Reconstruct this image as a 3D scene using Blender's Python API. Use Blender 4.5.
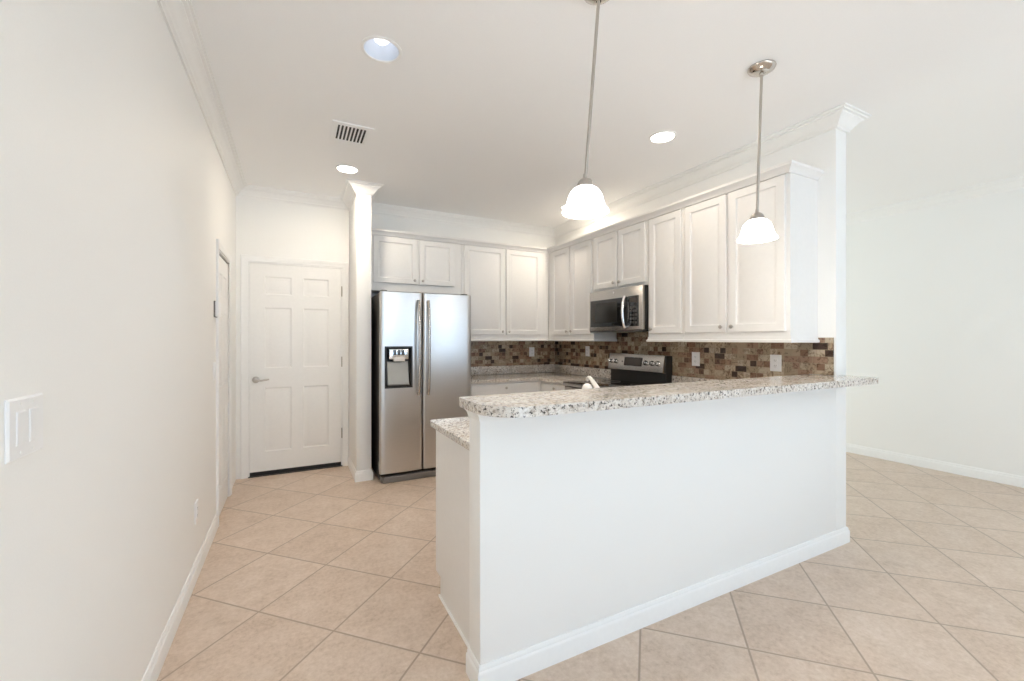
import bpy, bmesh, math, random
from mathutils import Vector, Matrix

# ------------------------------------------------------------------ camera, world, light, exposure
S = bpy.context.scene
COL = S.collection
for o in list(bpy.data.objects):
    bpy.data.objects.remove(o)

PSI = 0.4744
cam_d = bpy.data.cameras.new('camera')
cam = bpy.data.objects.new('camera', cam_d)
COL.objects.link(cam)
cam_d.sensor_width = 36.0
cam_d.lens = 424.82 * 36.0 / 1024.0
cam_d.shift_y = -1.22 / 1024.0
cam_d.clip_start = 0.02
cam.location = (0, 0, 1.3112)
cam.rotation_euler = (math.pi / 2, 0, -PSI)
S.camera = cam

S.view_settings.view_transform = 'Standard'
S.view_settings.look = 'None'
S.view_settings.gamma = 1.0
S.view_settings.use_curve_mapping = False
S.view_settings.exposure = 0.0
S.cycles.use_denoising = True
S.cycles.max_bounces = 16
S.cycles.diffuse_bounces = 10
S.cycles.glossy_bounces = 6
S.cycles.sample_clamp_indirect = 6.0
S.cycles.caustics_reflective = False
S.cycles.caustics_refractive = False

W = bpy.data.worlds.new('world')
S.world = W
W.use_nodes = True
W.node_tree.nodes['Background'].inputs[0].default_value = (0.53, 0.745, 1.0, 1)
W.node_tree.nodes['Background'].inputs[1].default_value = 3.35


def area(name, loc, rot, sx, sy, watts, color, spread=180):
    d = bpy.data.lights.new(name, 'AREA')
    d.shape = 'RECTANGLE'
    d.size, d.size_y = sx, sy
    d.energy = watts
    d.color = color
    d.spread = math.radians(spread)
    o = bpy.data.objects.new(name, d)
    o.location = loc
    o.rotation_euler = rot
    COL.objects.link(o)
    return o


sun_d = bpy.data.lights.new('sun', 'SUN')
sun_d.energy = 26.0
sun_d.angle = math.radians(0.6)
sun_d.color = (0.62, 0.82, 1.0)
sun = bpy.data.objects.new('sun', sun_d)
sun.rotation_euler = (math.radians(40), 0, math.radians(6))
COL.objects.link(sun)

DAY = (0.90, 0.95, 1.0)
WARM = (1.0, 0.80, 0.60)
# daylight through the sliding doors and the window of the rear wall; the last is a fill lamp added to brighten the living room
area('daylight_sliding_door', (0.9, -3.47, 1.15), (math.pi / 2, 0, 0), 2.3, 2.2, 6, (0.85, 0.95, 1.0))
area('daylight_window', (3.9, -3.47, 1.42), (math.pi / 2, 0, 0), 2.4, 1.3, 9, (0.7, 0.85, 1.0))
area('living_room_fill', (4.45, 4.66, 1.25), (-math.pi / 2, 0, 0), 2.0, 2.1, 26, (0.83, 0.95, 0.95))


def spot(name, loc, watts, color=WARM, angle=150, radius=0.09):
    d = bpy.data.lights.new(name, 'SPOT')
    d.energy = watts
    d.color = color
    d.spot_size = math.radians(angle)
    d.spot_blend = 1.0
    d.shadow_soft_size = radius
    o = bpy.data.objects.new(name, d)
    o.location = loc
    COL.objects.link(o)
    return o


def disk(name, loc, watts, color, radius=0.072):
    d = bpy.data.lights.new(name, 'AREA')
    d.shape = 'DISK'
    d.size = radius * 2
    d.energy = watts
    d.color = color
    o = bpy.data.objects.new(name, d)
    o.location = loc
    COL.objects.link(o)
    return o


# ------------------------------------------------------------------ key dimensions
LX, DY, PY = -0.482, 4.715, 1.459          # west wall, door wall, front face of the half wall
RX, RX2, WX = 3.060, 3.185, 5.740          # partition faces, far living room wall
HC, RY = 2.743, -3.5                       # ceiling, rear wall


# ------------------------------------------------------------------ materials
def lin(c):
    return tuple(((x / 255.0) / 12.92 if x <= 10 else (((x / 255.0) + 0.055) / 1.055) ** 2.4) for x in c)


class NT:
    def __init__(self, name):
        self.m = bpy.data.materials.new(name)
        self.m.use_nodes = True
        self.t = self.m.node_tree
        self.b = self.t.nodes['Principled BSDF']

    def n(self, typ, **kw):
        nd = self.t.nodes.new(typ)
        for k, v in kw.items():
            if k.startswith('i_'):
                key = k[2:]
                nd.inputs[int(key) if key.isdigit() else key.replace('_', ' ')].default_value = v
            else:
                setattr(nd, k, v)
        return nd

    def l(self, a, b):
        self.t.links.new(a, b)

    def ramp(self, src, stops, interp='LINEAR'):
        r = self.t.nodes.new('ShaderNodeValToRGB')
        r.color_ramp.interpolation = interp
        e = r.color_ramp.elements
        while len(e) < len(stops):
            e.new(0.5)
        for k, (p, c) in enumerate(stops):
            e[k].position = p
            e[k].color = (*c, 1)
        self.l(src, r.inputs[0])
        return r

    def bump(self, src, strength, dist):
        b = self.n('ShaderNodeBump', i_Strength=strength, i_Distance=dist)
        self.l(src, b.inputs['Height'])
        self.l(b.outputs[0], self.b.inputs['Normal'])


def plain(name, col, rough=0.5, metal=0.0, spec=0.5, noise=0.0, nscale=40.0, bump=0.0, coat=0.0):
    x = NT(name)
    x.b.inputs['Base Color'].default_value = (*col, 1)
    x.b.inputs['Roughness'].default_value = rough
    x.b.inputs['Metallic'].default_value = metal
    x.b.inputs['Specular IOR Level'].default_value = spec
    if coat:
        x.b.inputs['Coat Weight'].default_value = coat
    geo = x.n('ShaderNodeNewGeometry')
    nz = x.n('ShaderNodeTexNoise', i_Scale=nscale, i_Detail=3.0)
    x.l(geo.outputs['Position'], nz.inputs['Vector'])
    k = max(noise, 0.01)
    r = x.ramp(nz.outputs['Fac'], [(0.3, tuple(c * (1 - k) for c in col)), (0.7, tuple(min(1, c * (1 + k)) for c in col))])
    x.l(r.outputs[0], x.b.inputs['Base Color'])
    if bump:
        x.bump(nz.outputs['Fac'], bump, 0.002)
    return x.m


def emit(name, col, strength):
    x = NT(name)
    x.b.inputs['Base Color'].default_value = (*col, 1)
    x.b.inputs['Emission Color'].default_value = (*col, 1)
    x.b.inputs['Emission Strength'].default_value = strength
    return x.m


M = {}
M['wall'] = plain('wall_paint', (0.885, 0.88, 0.86), 0.55, spec=0.3, nscale=220, bump=0.03)
M['ceiling'] = plain('ceiling_paint', (0.925, 0.925, 0.925), 0.7, spec=0.2, nscale=160, bump=0.05)
M['trim'] = plain('trim_paint', (0.89, 0.885, 0.87), 0.35, spec=0.4)
M['cabinet'] = plain('cabinet_paint', (0.82, 0.805, 0.785), 0.38, spec=0.4)
M['door'] = plain('door_paint', (0.87, 0.86, 0.84), 0.4, spec=0.4)
M['plastic'] = plain('white_plastic', (0.88, 0.88, 0.88), 0.3)
M['slot'] = plain('dark_slot', (0.05, 0.045, 0.04), 0.5)
M['black'] = plain('black_plastic', (0.02, 0.019, 0.018), 0.4)
M['charcoal'] = plain('charcoal_enamel', (0.055, 0.05, 0.047), 0.45)
M['grille'] = plain('grille_grey', (0.17, 0.155, 0.145), 0.5)
M['nickel'] = plain('brushed_nickel', (0.52, 0.48, 0.44), 0.28, metal=1.0)
M['polished'] = plain('polished_nickel', (0.62, 0.58, 0.54), 0.1, metal=1.0)
M['chrome'] = plain('bright_chrome', (0.85, 0.84, 0.83), 0.15, metal=1.0)
M['faucet'] = plain('almond_enamel', (0.84, 0.79, 0.73), 0.2)
M['rubber'] = plain('black_rubber', (0.012, 0.011, 0.01), 0.6)
M['display'] = plain('display_glass', (0.045, 0.035, 0.03), 0.12)
M['dispenser_grey'] = plain('dispenser_grey', (0.30, 0.28, 0.25), 0.35, metal=0.6)
M['dispenser_blue'] = plain('dispenser_control', (0.10, 0.12, 0.14), 0.15)
M['lens'] = emit('lamp_lens', (1.0, 0.95, 0.88), 6.0)
M['bulb'] = emit('lamp_bulb', (1.0, 0.98, 1.0), 1.2)
M['shade'] = emit('opal_glass', (1.0, 0.99, 0.97), 9.5)
M['can'] = plain('reflector_cone', (0.68, 0.73, 0.80), 0.35)

# black ceramic glass
x = NT('black_glass')
x.b.inputs['Base Color'].default_value = (0.012, 0.012, 0.012, 1)
x.b.inputs['Roughness'].default_value = 0.06
x.b.inputs['Coat Weight'].default_value = 0.5
x.b.inputs['Coat Roughness'].default_value = 0.03
M['glass'] = x.m
# oven door window
x = NT('tinted_window')
x.b.inputs['Base Color'].default_value = (0.028, 0.026, 0.022, 1)
x.b.inputs['Roughness'].default_value = 0.1
M['tint'] = x.m


def steel(name, col, rough, axis):
    x = NT(name)
    geo = x.n('ShaderNodeNewGeometry')
    mp = x.n('ShaderNodeMapping')
    sc = [900, 900, 900]
    sc[axis] = 4
    mp.inputs['Scale'].default_value = sc
    nz = x.n('ShaderNodeTexNoise', i_Scale=1.0, i_Detail=2.0)
    x.l(geo.outputs['Position'], mp.inputs['Vector'])
    x.l(mp.outputs[0], nz.inputs['Vector'])
    r = x.ramp(nz.outputs['Fac'], [(0.3, tuple(c * 0.93 for c in col)), (0.7, col)])
    x.l(r.outputs[0], x.b.inputs['Base Color'])
    x.b.inputs['Metallic'].default_value = 1.0
    x.b.inputs['Roughness'].default_value = rough
    x.bump(nz.outputs['Fac'], 0.04, 0.001)
    return x.m


M['steel'] = steel('brushed_steel', (0.61, 0.595, 0.58), 0.29, 0)
M['steel_y'] = steel('brushed_steel_side', (0.56, 0.53, 0.50), 0.27, 1)

# diagonal floor tiles: the grid runs at 45 degrees to the walls
x = NT('floor_tile')
geo = x.n('ShaderNodeNewGeometry')
sep = x.n('ShaderNodeSeparateXYZ')
x.l(geo.outputs['Position'], sep.inputs[0])


def mth(t, op, a, b=None, c=None):
    nd = t.n('ShaderNodeMath', operation=op)
    for k, v in enumerate((a, b, c)):
        if v is None:
            continue
        if isinstance(v, (int, float)):
            nd.inputs[k].default_value = v
        else:
            t.l(v, nd.inputs[k])
    return nd.outputs[0]


r2 = 1 / math.sqrt(2)
u = mth(x, 'MULTIPLY', mth(x, 'ADD', sep.outputs[0], sep.outputs[1]), r2)
v = mth(x, 'MULTIPLY', mth(x, 'SUBTRACT', sep.outputs[1], sep.outputs[0]), r2)
uu = mth(x, 'DIVIDE', mth(x, 'SUBTRACT', u, 1.573 - 20 * 0.4467), 0.4467)
vv = mth(x, 'DIVIDE', mth(x, 'SUBTRACT', v, -1.277 - 20 * 0.4374), 0.4374)


def dist(a):
    f_ = mth(x, 'FRACT', a)
    return mth(x, 'MINIMUM', f_, mth(x, 'SUBTRACT', 1.0, f_))


dmin = mth(x, 'MINIMUM', dist(uu), dist(vv))
grout = x.ramp(dmin, [(0.0068, (0, 0, 0)), (0.0125, (1, 1, 1))])
cid = x.n('ShaderNodeCombineXYZ')
x.l(mth(x, 'FLOOR', uu), cid.inputs[0])
x.l(mth(x, 'FLOOR', vv), cid.inputs[1])
wn = x.n('ShaderNodeTexWhiteNoise', noise_dimensions='3D')
x.l(cid.outputs[0], wn.inputs['Vector'])
# every tile shifts the mottling so that tiles differ
off = x.n('ShaderNodeVectorMath', operation='MULTIPLY_ADD')
x.l(wn.outputs['Color'], off.inputs[0])
off.inputs[1].default_value = (7, 7, 7)
x.l(geo.outputs['Position'], off.inputs[2])
n1 = x.n('ShaderNodeTexNoise', i_Scale=7.0, i_Detail=8.0, i_Roughness=0.68)
x.l(off.outputs[0], n1.inputs['Vector'])
n2 = x.n('ShaderNodeTexNoise', i_Scale=46.0, i_Detail=6.0, i_Roughness=0.72)
x.l(off.outputs[0], n2.inputs['Vector'])
mixv = mth(x, 'ADD', mth(x, 'MULTIPLY', n1.outputs['Fac'], 0.42), mth(x, 'MULTIPLY', n2.outputs['Fac'], 0.58))
mixv = mth(x, 'ADD', mixv, mth(x, 'MULTIPLY', mth(x, 'SUBTRACT', wn.outputs['Value'], 0.5), 0.06))
tile = x.ramp(mixv, [(0.36, (0.50, 0.382, 0.290)), (0.45, (0.59, 0.465, 0.366)), (0.56, (0.66, 0.537, 0.437)), (0.66, (0.715, 0.60, 0.508))])
mx = x.n('ShaderNodeMix', data_type='RGBA')
x.l(grout.outputs[0], mx.inputs[0])
mx.inputs[6].default_value = (0.38, 0.295, 0.225, 1)
x.l(tile.outputs[0], mx.inputs[7])
x.l(mx.outputs[2], x.b.inputs['Base Color'])
x.b.inputs['Roughness'].default_value = 0.34
x.b.inputs['Specular IOR Level'].default_value = 0.45
x.bump(grout.outputs[0], 0.25, 0.002)
M['floor'] = x.m

# speckled granite
x = NT('granite')
geo = x.n('ShaderNodeNewGeometry')
nA = x.n('ShaderNodeTexNoise', i_Scale=55.0, i_Detail=6.0, i_Roughness=0.75)
nB = x.n('ShaderNodeTexNoise', i_Scale=11.0, i_Detail=3.0)
vo = x.n('ShaderNodeTexVoronoi', i_Scale=150.0)
nC = x.n('ShaderNodeTexNoise', i_Scale=80.0, i_Detail=4.0, i_Roughness=0.7)
for nd in (nA, nB, vo, nC):
    x.l(geo.outputs['Position'], nd.inputs['Vector'])
base = x.ramp(nA.outputs['Fac'], [(0.32, (0.30, 0.25, 0.21)), (0.42, (0.50, 0.44, 0.38)), (0.50, (0.78, 0.735, 0.68)), (0.66, (0.86, 0.835, 0.80))])
tint = x.ramp(nB.outputs['Fac'], [(0.35, (0.86, 0.82, 0.78)), (0.65, (1, 1, 1))])
m1 = x.n('ShaderNodeMix', data_type='RGBA', blend_type='MULTIPLY')
m1.inputs[0].default_value = 1.0
x.l(base.outputs[0], m1.inputs[6])
x.l(tint.outputs[0], m1.inputs[7])
spk = x.ramp(nC.outputs['Fac'], [(0.395, (1, 1, 1)), (0.435, (0, 0, 0))])
m2 = x.n('ShaderNodeMix', data_type='RGBA')
x.l(spk.outputs[0], m2.inputs[0])
x.l(m1.outputs[2], m2.inputs[6])
m2.inputs[7].default_value = (0.055, 0.045, 0.04, 1)
x.l(m2.outputs[2], x.b.inputs['Base Color'])
x.b.inputs['Roughness'].default_value = 0.12
M['granite'] = x.m


def mosaic(name, axis):
    x = NT(name)
    geo = x.n('ShaderNodeNewGeometry')
    sp = x.n('ShaderNodeSeparateXYZ')
    x.l(geo.outputs['Position'], sp.inputs[0])
    cb = x.n('ShaderNodeCombineXYZ')
    x.l(sp.outputs[axis], cb.inputs[0])
    x.l(sp.outputs[2], cb.inputs[1])

    def brick(w, h, offs, sq):
        br = x.n('ShaderNodeTexBrick', offset=0.37, squash=sq, squash_frequency=2)
        br.inputs['Color1'].default_value = (0, 0, 0, 1)
        br.inputs['Color2'].default_value = (1, 1, 1, 1)
        br.inputs['Mortar'].default_value = (0.5, 0.5, 0.5, 1)
        br.inputs['Scale'].default_value = 1.0
        br.inputs['Mortar Size'].default_value = 0.0012
        br.inputs['Brick Width'].default_value = w
        br.inputs['Row Height'].default_value = h
        mp = x.n('ShaderNodeMapping')
        mp.inputs['Location'].default_value = offs
        x.l(cb.outputs[0], mp.inputs['Vector'])
        x.l(mp.outputs[0], br.inputs['Vector'])
        return br
    br = brick(0.092, 0.0452, (10.0, 10.012, 0), 0.55)
    pal = [(0.0, (0.060, 0.034, 0.024)), (0.12, (0.24, 0.140, 0.090)), (0.28, (0.40, 0.30, 0.205)), (0.41, (0.13, 0.075, 0.050)),
           (0.50, (0.47, 0.375, 0.265)), (0.62, (0.32, 0.205, 0.140)), (0.76, (0.36, 0.28, 0.19)), (0.88, (0.50, 0.41, 0.30))]
    col = x.ramp(br.outputs['Color'], pal, 'CONSTANT')
    # marble veins inside each tile
    nz = x.n('ShaderNodeTexNoise', i_Scale=27.0, i_Detail=5.0, i_Roughness=0.7, i_Distortion=1.2)
    x.l(geo.outputs['Position'], nz.inputs['Vector'])
    vein = x.ramp(nz.outputs['Fac'], [(0.38, (0.30, 0.23, 0.185)), (0.51, (1, 1, 1)), (0.68, (1.0, 1.0, 1.0))])
    m1 = x.n('ShaderNodeMix', data_type='RGBA', blend_type='MULTIPLY')
    m1.inputs[0].default_value = 0.8
    x.l(col.outputs[0], m1.inputs[6])
    x.l(vein.outputs[0], m1.inputs[7])
    m2 = x.n('ShaderNodeMix', data_type='RGBA')
    x.l(br.outputs['Fac'], m2.inputs[0])
    x.l(m1.outputs[2], m2.inputs[6])
    m2.inputs[7].default_value = (0.36, 0.28, 0.19, 1)
    x.l(m2.outputs[2], x.b.inputs['Base Color'])
    x.b.inputs['Roughness'].default_value = 0.25
    inv = x.n('ShaderNodeInvert')
    x.l(br.outputs['Fac'], inv.inputs['Color'])
    x.bump(inv.outputs[0], 0.3, 0.002)
    return x.m


M['mosaic_y'] = mosaic('mosaic_tile_side', 1)
M['mosaic_x'] = mosaic('mosaic_tile_back', 0)

# ------------------------------------------------------------------ mesh helpers
SMOOTH = math.radians(35)


def link(name, bm, mat, parent=None, smooth=True):
    """One bmesh in world coordinates becomes ONE mesh object; below a parent it is stored relative to it."""
    bmesh.ops.remove_doubles(bm, verts=bm.verts, dist=1e-6)
    bmesh.ops.recalc_face_normals(bm, faces=bm.faces)
    org = Vector((0, 0, 0))
    p = parent
    while p is not None:
        org += p.location
        p = p.parent
    if org.length:
        bmesh.ops.translate(bm, verts=bm.verts, vec=-org)
    me = bpy.data.meshes.new(name)
    if smooth:
        for f_ in bm.faces:
            f_.smooth = True
        for e in bm.edges:
            if len(e.link_faces) == 2 and e.calc_face_angle(0) > SMOOTH:
                e.smooth = False
    bm.to_mesh(me)
    bm.free()
    for m_ in (mat if isinstance(mat, (list, tuple)) else [mat]):
        me.materials.append(M[m_] if isinstance(m_, str) else m_)
    o = bpy.data.objects.new(name, me)
    COL.objects.link(o)
    if parent is not None:
        o.parent = parent
    return o


def thing(name, label, cat, loc, group=None):
    o = bpy.data.objects.new(name, None)
    o.empty_display_size = 0.05
    COL.objects.link(o)
    o.location = loc
    o['label'] = label
    o['category'] = cat
    if group:
        o['group'] = group
    return o


def tag(o, label, cat, group=None):
    o['label'] = label
    o['category'] = cat
    if group:
        o['group'] = group
    return o


def struct(name, bm, mat, parent=None):
    o = link(name, bm, mat, parent)
    o['kind'] = 'structure'
    return o


def dup(root, loc, label, group=None):
    r = root.copy()
    COL.objects.link(r)
    r.location = loc
    r['label'] = label
    if group:
        r['group'] = group
    for ch in list(root.children):
        c = ch.copy()
        COL.objects.link(c)
        c.parent = r
        for g in list(ch.children):
            d = g.copy()
            COL.objects.link(d)
            d.parent = c
    return r


def B():
    return bmesh.new()


def box(bm, x0, x1, y0, y1, z0, z1, bev=0.0, seg=2):
    t = bmesh.new()
    vs = [t.verts.new((a, b, c)) for a in (x0, x1) for b in (y0, y1) for c in (z0, z1)]
    for q in ((0, 1, 3, 2), (4, 6, 7, 5), (0, 4, 5, 1), (2, 3, 7, 6), (0, 2, 6, 4), (1, 5, 7, 3)):
        t.faces.new([vs[k] for k in q])
    if bev:
        bmesh.ops.bevel(t, geom=list(t.edges), offset=bev, segments=seg, profile=0.5, affect='EDGES')
    merge(bm, t)
    return bm


def merge(bm, t):
    mp = {}
    for v_ in t.verts:
        mp[v_] = bm.verts.new(v_.co)
    for f_ in t.faces:
        nf = bm.faces.new([mp[v_] for v_ in f_.verts])
        nf.material_index = f_.material_index
    t.free()


def lathe(bm, prof, c=(0, 0, 0), n=32, axis='Z', cap=True):
    """prof: (radius, height) pairs; axis Z, -X, -Y: the direction that height runs."""
    def P(r, h_, a):
        ca, sa = math.cos(a) * r, math.sin(a) * r
        if axis == 'Z':
            return Vector((c[0] + ca, c[1] + sa, c[2] + h_))
        if axis == '-X':
            return Vector((c[0] - h_, c[1] + ca, c[2] + sa))
        if axis == '+X':
            return Vector((c[0] + h_, c[1] + ca, c[2] + sa))
        return Vector((c[0] + ca, c[1] - h_, c[2] + sa))
    rings = []
    for r, h_ in prof:
        if r < 1e-6:
            rings.append([bm.verts.new(P(0, h_, 0))])
        else:
            rings.append([bm.verts.new(P(r, h_, 2 * math.pi * k / n)) for k in range(n)])
    for A, C in zip(rings, rings[1:]):
        for k in range(n):
            k2 = (k + 1) % n
            if len(A) == 1 and len(C) == 1:
                continue
            if len(A) == 1:
                bm.faces.new((A[0], C[k], C[k2]))
            elif len(C) == 1:
                bm.faces.new((A[k], A[k2], C[0]))
            else:
                bm.faces.new((A[k], A[k2], C[k2], C[k]))
    if cap:
        for R in (rings[0], rings[-1]):
            if len(R) > 2:
                bm.faces.new(R)
    return bm


def tube(bm, pts, rad, n=12, flat=1.0):
    pts = [Vector(p) for p in pts]
    rads = rad if isinstance(rad, (list, tuple)) else [rad] * len(pts)
    rings = []
    up = None
    for k, p in enumerate(pts):
        d = (pts[min(k + 1, len(pts) - 1)] - pts[max(k - 1, 0)]).normalized()
        if up is None:
            up = Vector((0, 0, 1)) if abs(d.z) < 0.9 else Vector((1, 0, 0))
        s = d.cross(up).normalized()
        up = s.cross(d).normalized()
        rings.append([bm.verts.new(p + (s * math.cos(2 * math.pi * j / n) + up * math.sin(2 * math.pi * j / n) * flat) * rads[k]) for j in range(n)])
    for A, C in zip(rings, rings[1:]):
        for j in range(n):
            bm.faces.new((A[j], A[(j + 1) % n], C[(j + 1) % n], C[j]))
    bm.faces.new(rings[0])
    bm.faces.new(rings[-1])
    return bm


def prism(bm, poly, z0, z1, bev=0.0):
    """Extrude an (x, y) outline from z0 to z1, rounding the upper and lower edges by bev."""
    t = bmesh.new()
    lo = [t.verts.new((a, b, z0)) for a, b in poly]
    hi = [t.verts.new((a, b, z1)) for a, b in poly]
    n = len(poly)
    fb = t.faces.new(lo)
    ft = t.faces.new(hi)
    for k in range(n):
        t.faces.new((lo[k], lo[(k + 1) % n], hi[(k + 1) % n], hi[k]))
    if bev:
        es = list(set(fb.edges) | set(ft.edges))
        bmesh.ops.bevel(t, geom=es, offset=bev, segments=3, profile=0.5, affect='EDGES')
    merge(bm, t)
    return bm


def rounded(pts):
    """pts: (x, y, radius) corners in order -> outline with arcs."""
    out = []
    n = len(pts)
    for k in range(n):
        x_, y_, r = pts[k]
        p = Vector((x_, y_))
        if r <= 0:
            out.append((x_, y_))
            continue
        a = (Vector(pts[k - 1][:2]) - p).normalized()
        b = (Vector(pts[(k + 1) % n][:2]) - p).normalized()
        ang = a.angle(b)
        t = r / math.tan(ang / 2)
        p0, p1 = p + a * t, p + b * t
        c = p + (a + b).normalized() * (r / math.sin(ang / 2))
        a0 = math.atan2(p0.y - c.y, p0.x - c.x)
        a1 = math.atan2(p1.y - c.y, p1.x - c.x)
        d = (a1 - a0 + math.pi) % (2 * math.pi) - math.pi
        m = 10
        for j in range(m + 1):
            q = a0 + d * j / m
            out.append((c.x + r * math.cos(q), c.y + r * math.sin(q)))
    return out


def sweep(bm, path, prof, first=0, last=None):
    """Carry a (projection, z) profile along a plan path, mitred; the profile lies to the right of the walking direction.
    Only the segments first..last-1 are emitted."""
    P = [Vector(p) for p in path]
    n = len(P)
    last = n - 1 if last is None else last
    nor = []
    for k in range(n - 1):
        d = (P[k + 1] - P[k]).normalized()
        nor.append(Vector((d.y, -d.x)))
    mit = []
    for k in range(n):
        a = nor[max(k - 1, 0)]
        b = nor[min(k, n - 2)]
        mit.append((a + b) / (1 + a.dot(b)))
    rings = []
    for k in range(first, last + 1):
        rings.append([bm.verts.new((P[k].x + mit[k].x * p, P[k].y + mit[k].y * p, z)) for p, z in prof])
    m = len(prof)
    for A, C in zip(rings, rings[1:]):
        for j in range(m):
            bm.faces.new((A[j], A[(j + 1) % m], C[(j + 1) % m], C[j]))
    bm.faces.new(rings[0])
    bm.faces.new(rings[-1])
    return bm


class Face:
    """Local frame on a vertical face: u runs to the viewer's right, v up, w out of the face."""
    def __init__(self, kind, at):
        self.kind, self.at = kind, at

    def __call__(self, u_, v_, w_):
        if self.kind == '-Y':
            return Vector((u_, self.at - w_, v_))
        return Vector((self.at - w_, -u_, v_))          # '-X': u = -Y


def loops(bm, fr, rects, close_back=True):
    """rects: (u0, u1, v0, v1, w) nested outlines joined in order, last one capped."""
    rings = []
    for u0, u1, v0, v1, w_ in rects:
        rings.append([bm.verts.new(fr(a, b, w_)) for a, b in ((u0, v0), (u1, v0), (u1, v1), (u0, v1))])
    for A, C in zip(rings, rings[1:]):
        for j in range(4):
            bm.faces.new((A[j], A[(j + 1) % 4], C[(j + 1) % 4], C[j]))
    bm.faces.new(rings[-1])
    if close_back:
        bm.faces.new(rings[0])


def inset(r, d, w_):
    return (r[0] + d, r[1] - d, r[2] + d, r[3] - d, w_)


def cab_door(bm, fr, u0, u1, v0, v1, stile=0.052, t=0.019):
    r = (u0, u1, v0, v1)
    loops(bm, fr, [inset(r, 0, 0.0008), inset(r, 0, t - 0.003), inset(r, 0.003, t), inset(r, stile, t), inset(r, stile + 0.006, t - 0.0075),
                   inset(r, stile + 0.014, t - 0.009), inset(r, stile + 0.020, t - 0.0085), inset(r, stile + 0.034, t - 0.0035)])


def drawer_front(bm, fr, u0, u1, v0, v1, t=0.019):
    r = (u0, u1, v0, v1)
    loops(bm, fr, [inset(r, 0, 0.0008), inset(r, 0, t - 0.006), inset(r, 0.008, t), inset(r, 0.012, t)])


def knob(name, fr, u_, v_, w0, parent):
    c = fr(u_, v_, w0)
    b = lathe(B(), [(0.005, -0.0006), (0.0045, 0.010), (0.0075, 0.014), (0.0135, 0.017), (0.0145, 0.021), (0.012, 0.025), (0.006, 0.0272), (0, 0.0277)],
              c, 20, axis=fr.kind)
    return link(name, b, 'nickel', parent)


# ------------------------------------------------------------------ the room
T = 0.12
b = box(B(), LX - T, WX + T, RY - T, DY + T, -0.1, 0.0)
struct('floor', b, 'floor')

# ceiling with the opening of the open-cone downlight cut out
CANX, CANY, CANR = 0.386, 2.164, 0.084
b = B()
NR = 48
ring = [b.verts.new((CANX + CANR * math.cos(2 * math.pi * k / NR), CANY + CANR * math.sin(2 * math.pi * k / NR), HC)) for k in range(NR)]
sq = 0.3


def on_square(k):
    a = 2 * math.pi * k / NR
    c_, s_ = math.cos(a), math.sin(a)
    m_ = sq / max(abs(c_), abs(s_))
    return b.verts.new((CANX + c_ * m_, CANY + s_ * m_, HC))


outer = [on_square(k) for k in range(NR)]
for k in range(NR):
    b.faces.new((ring[k], ring[(k + 1) % NR], outer[(k + 1) % NR], outer[k]))
xs = [LX - T, CANX - sq, CANX + sq, WX + T]
ys = [RY - T, CANY - sq, CANY + sq, DY + T]
for i in range(3):
    for j in range(3):
        if i == 1 and j == 1:
            continue
        b.faces.new([b.verts.new(p) for p in ((xs[i], ys[j], HC), (xs[i + 1], ys[j], HC), (xs[i + 1], ys[j + 1], HC), (xs[i], ys[j + 1], HC))])
for i in range(3):
    for j in range(3):
        b.faces.new([b.verts.new(p) for p in ((xs[i], ys[j], HC + 0.2), (xs[i + 1], ys[j], HC + 0.2), (xs[i + 1], ys[j + 1], HC + 0.2), (xs[i], ys[j + 1], HC + 0.2))])
struct('ceiling', b, 'ceiling')

SD0, SD1, SDH = 3.630, 4.235, 1.955            # side door opening in the west wall
b = box(B(), LX - T, LX, RY - T, SD0, 0, HC)
box(b, LX - T, LX, SD0, SD1, SDH, HC)
box(b, LX - T, LX, SD1, DY + T, 0, HC)
struct('wall_left', b, 'wall')

GD0, GD1, GDH = -0.384, 0.446, 2.048         # garage door opening in the door wall
b = box(B(), LX, GD0, DY, DY + T, 0, HC)
box(b, GD0, GD1, DY, DY + T, GDH, HC)
box(b, GD1, WX, DY, DY + T, 0, HC)
struct('wall_back', b, 'wall')

b = box(B(), 0.512, 0.644, 4.13, DY, 0, HC, 0.004)
struct('wall_column', b, 'wall')
b = box(B(), RX, RX2, PY, DY, 0, HC, 0.004)
struct('wall_partition', b, 'wall')
b = box(B(), 0.616, RX + 0.003, PY, PY + 0.112, 0, 1.042, 0.004)
struct('wall_half', b, 'wall')
b = box(B(), WX, WX + T, RY - T, DY + T, 0, HC)
box(b, WX - 0.0, WX + T, RY, -2.9, 0, HC)
struct('wall_right', b, 'wall')
# rear wall behind the camera with a sliding door and a window
b = box(B(), LX, -0.28, RY - T, RY, 0, HC)
box(b, -0.28, 2.08, RY - T, RY, 2.28, HC)
box(b, 2.08, 2.68, RY - T, RY, 0, HC)
box(b, 2.68, 5.12, RY - T, RY, 0, 0.76)
box(b, 2.68, 5.12, RY - T, RY, 2.10, HC)
box(b, 5.12, WX, RY - T, RY, 0, HC)
struct('wall_rear', b, 'wall')
for n_, x0_, x1_, z0_, z1_, cuts in (('window_1', -0.28, 2.08, 0.0, 2.28, [0.90]), ('window_2', 2.68, 5.12, 0.76, 2.10, [3.90])):
    b = box(B(), x0_, x0_ + 0.05, RY - 0.1, RY - 0.04, z0_, z1_)
    box(b, x1_ - 0.05, x1_, RY - 0.1, RY - 0.04, z0_, z1_)
    box(b, x0_, x1_, RY - 0.1, RY - 0.04, z1_ - 0.05, z1_)
    box(b, x0_, x1_, RY - 0.1, RY - 0.04, z0_, z0_ + 0.05)
    for c_ in cuts:
        box(b, c_ - 0.03, c_ + 0.03, RY - 0.1, RY - 0.04, z0_, z1_)
    struct(n_, b, 'trim')

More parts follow.
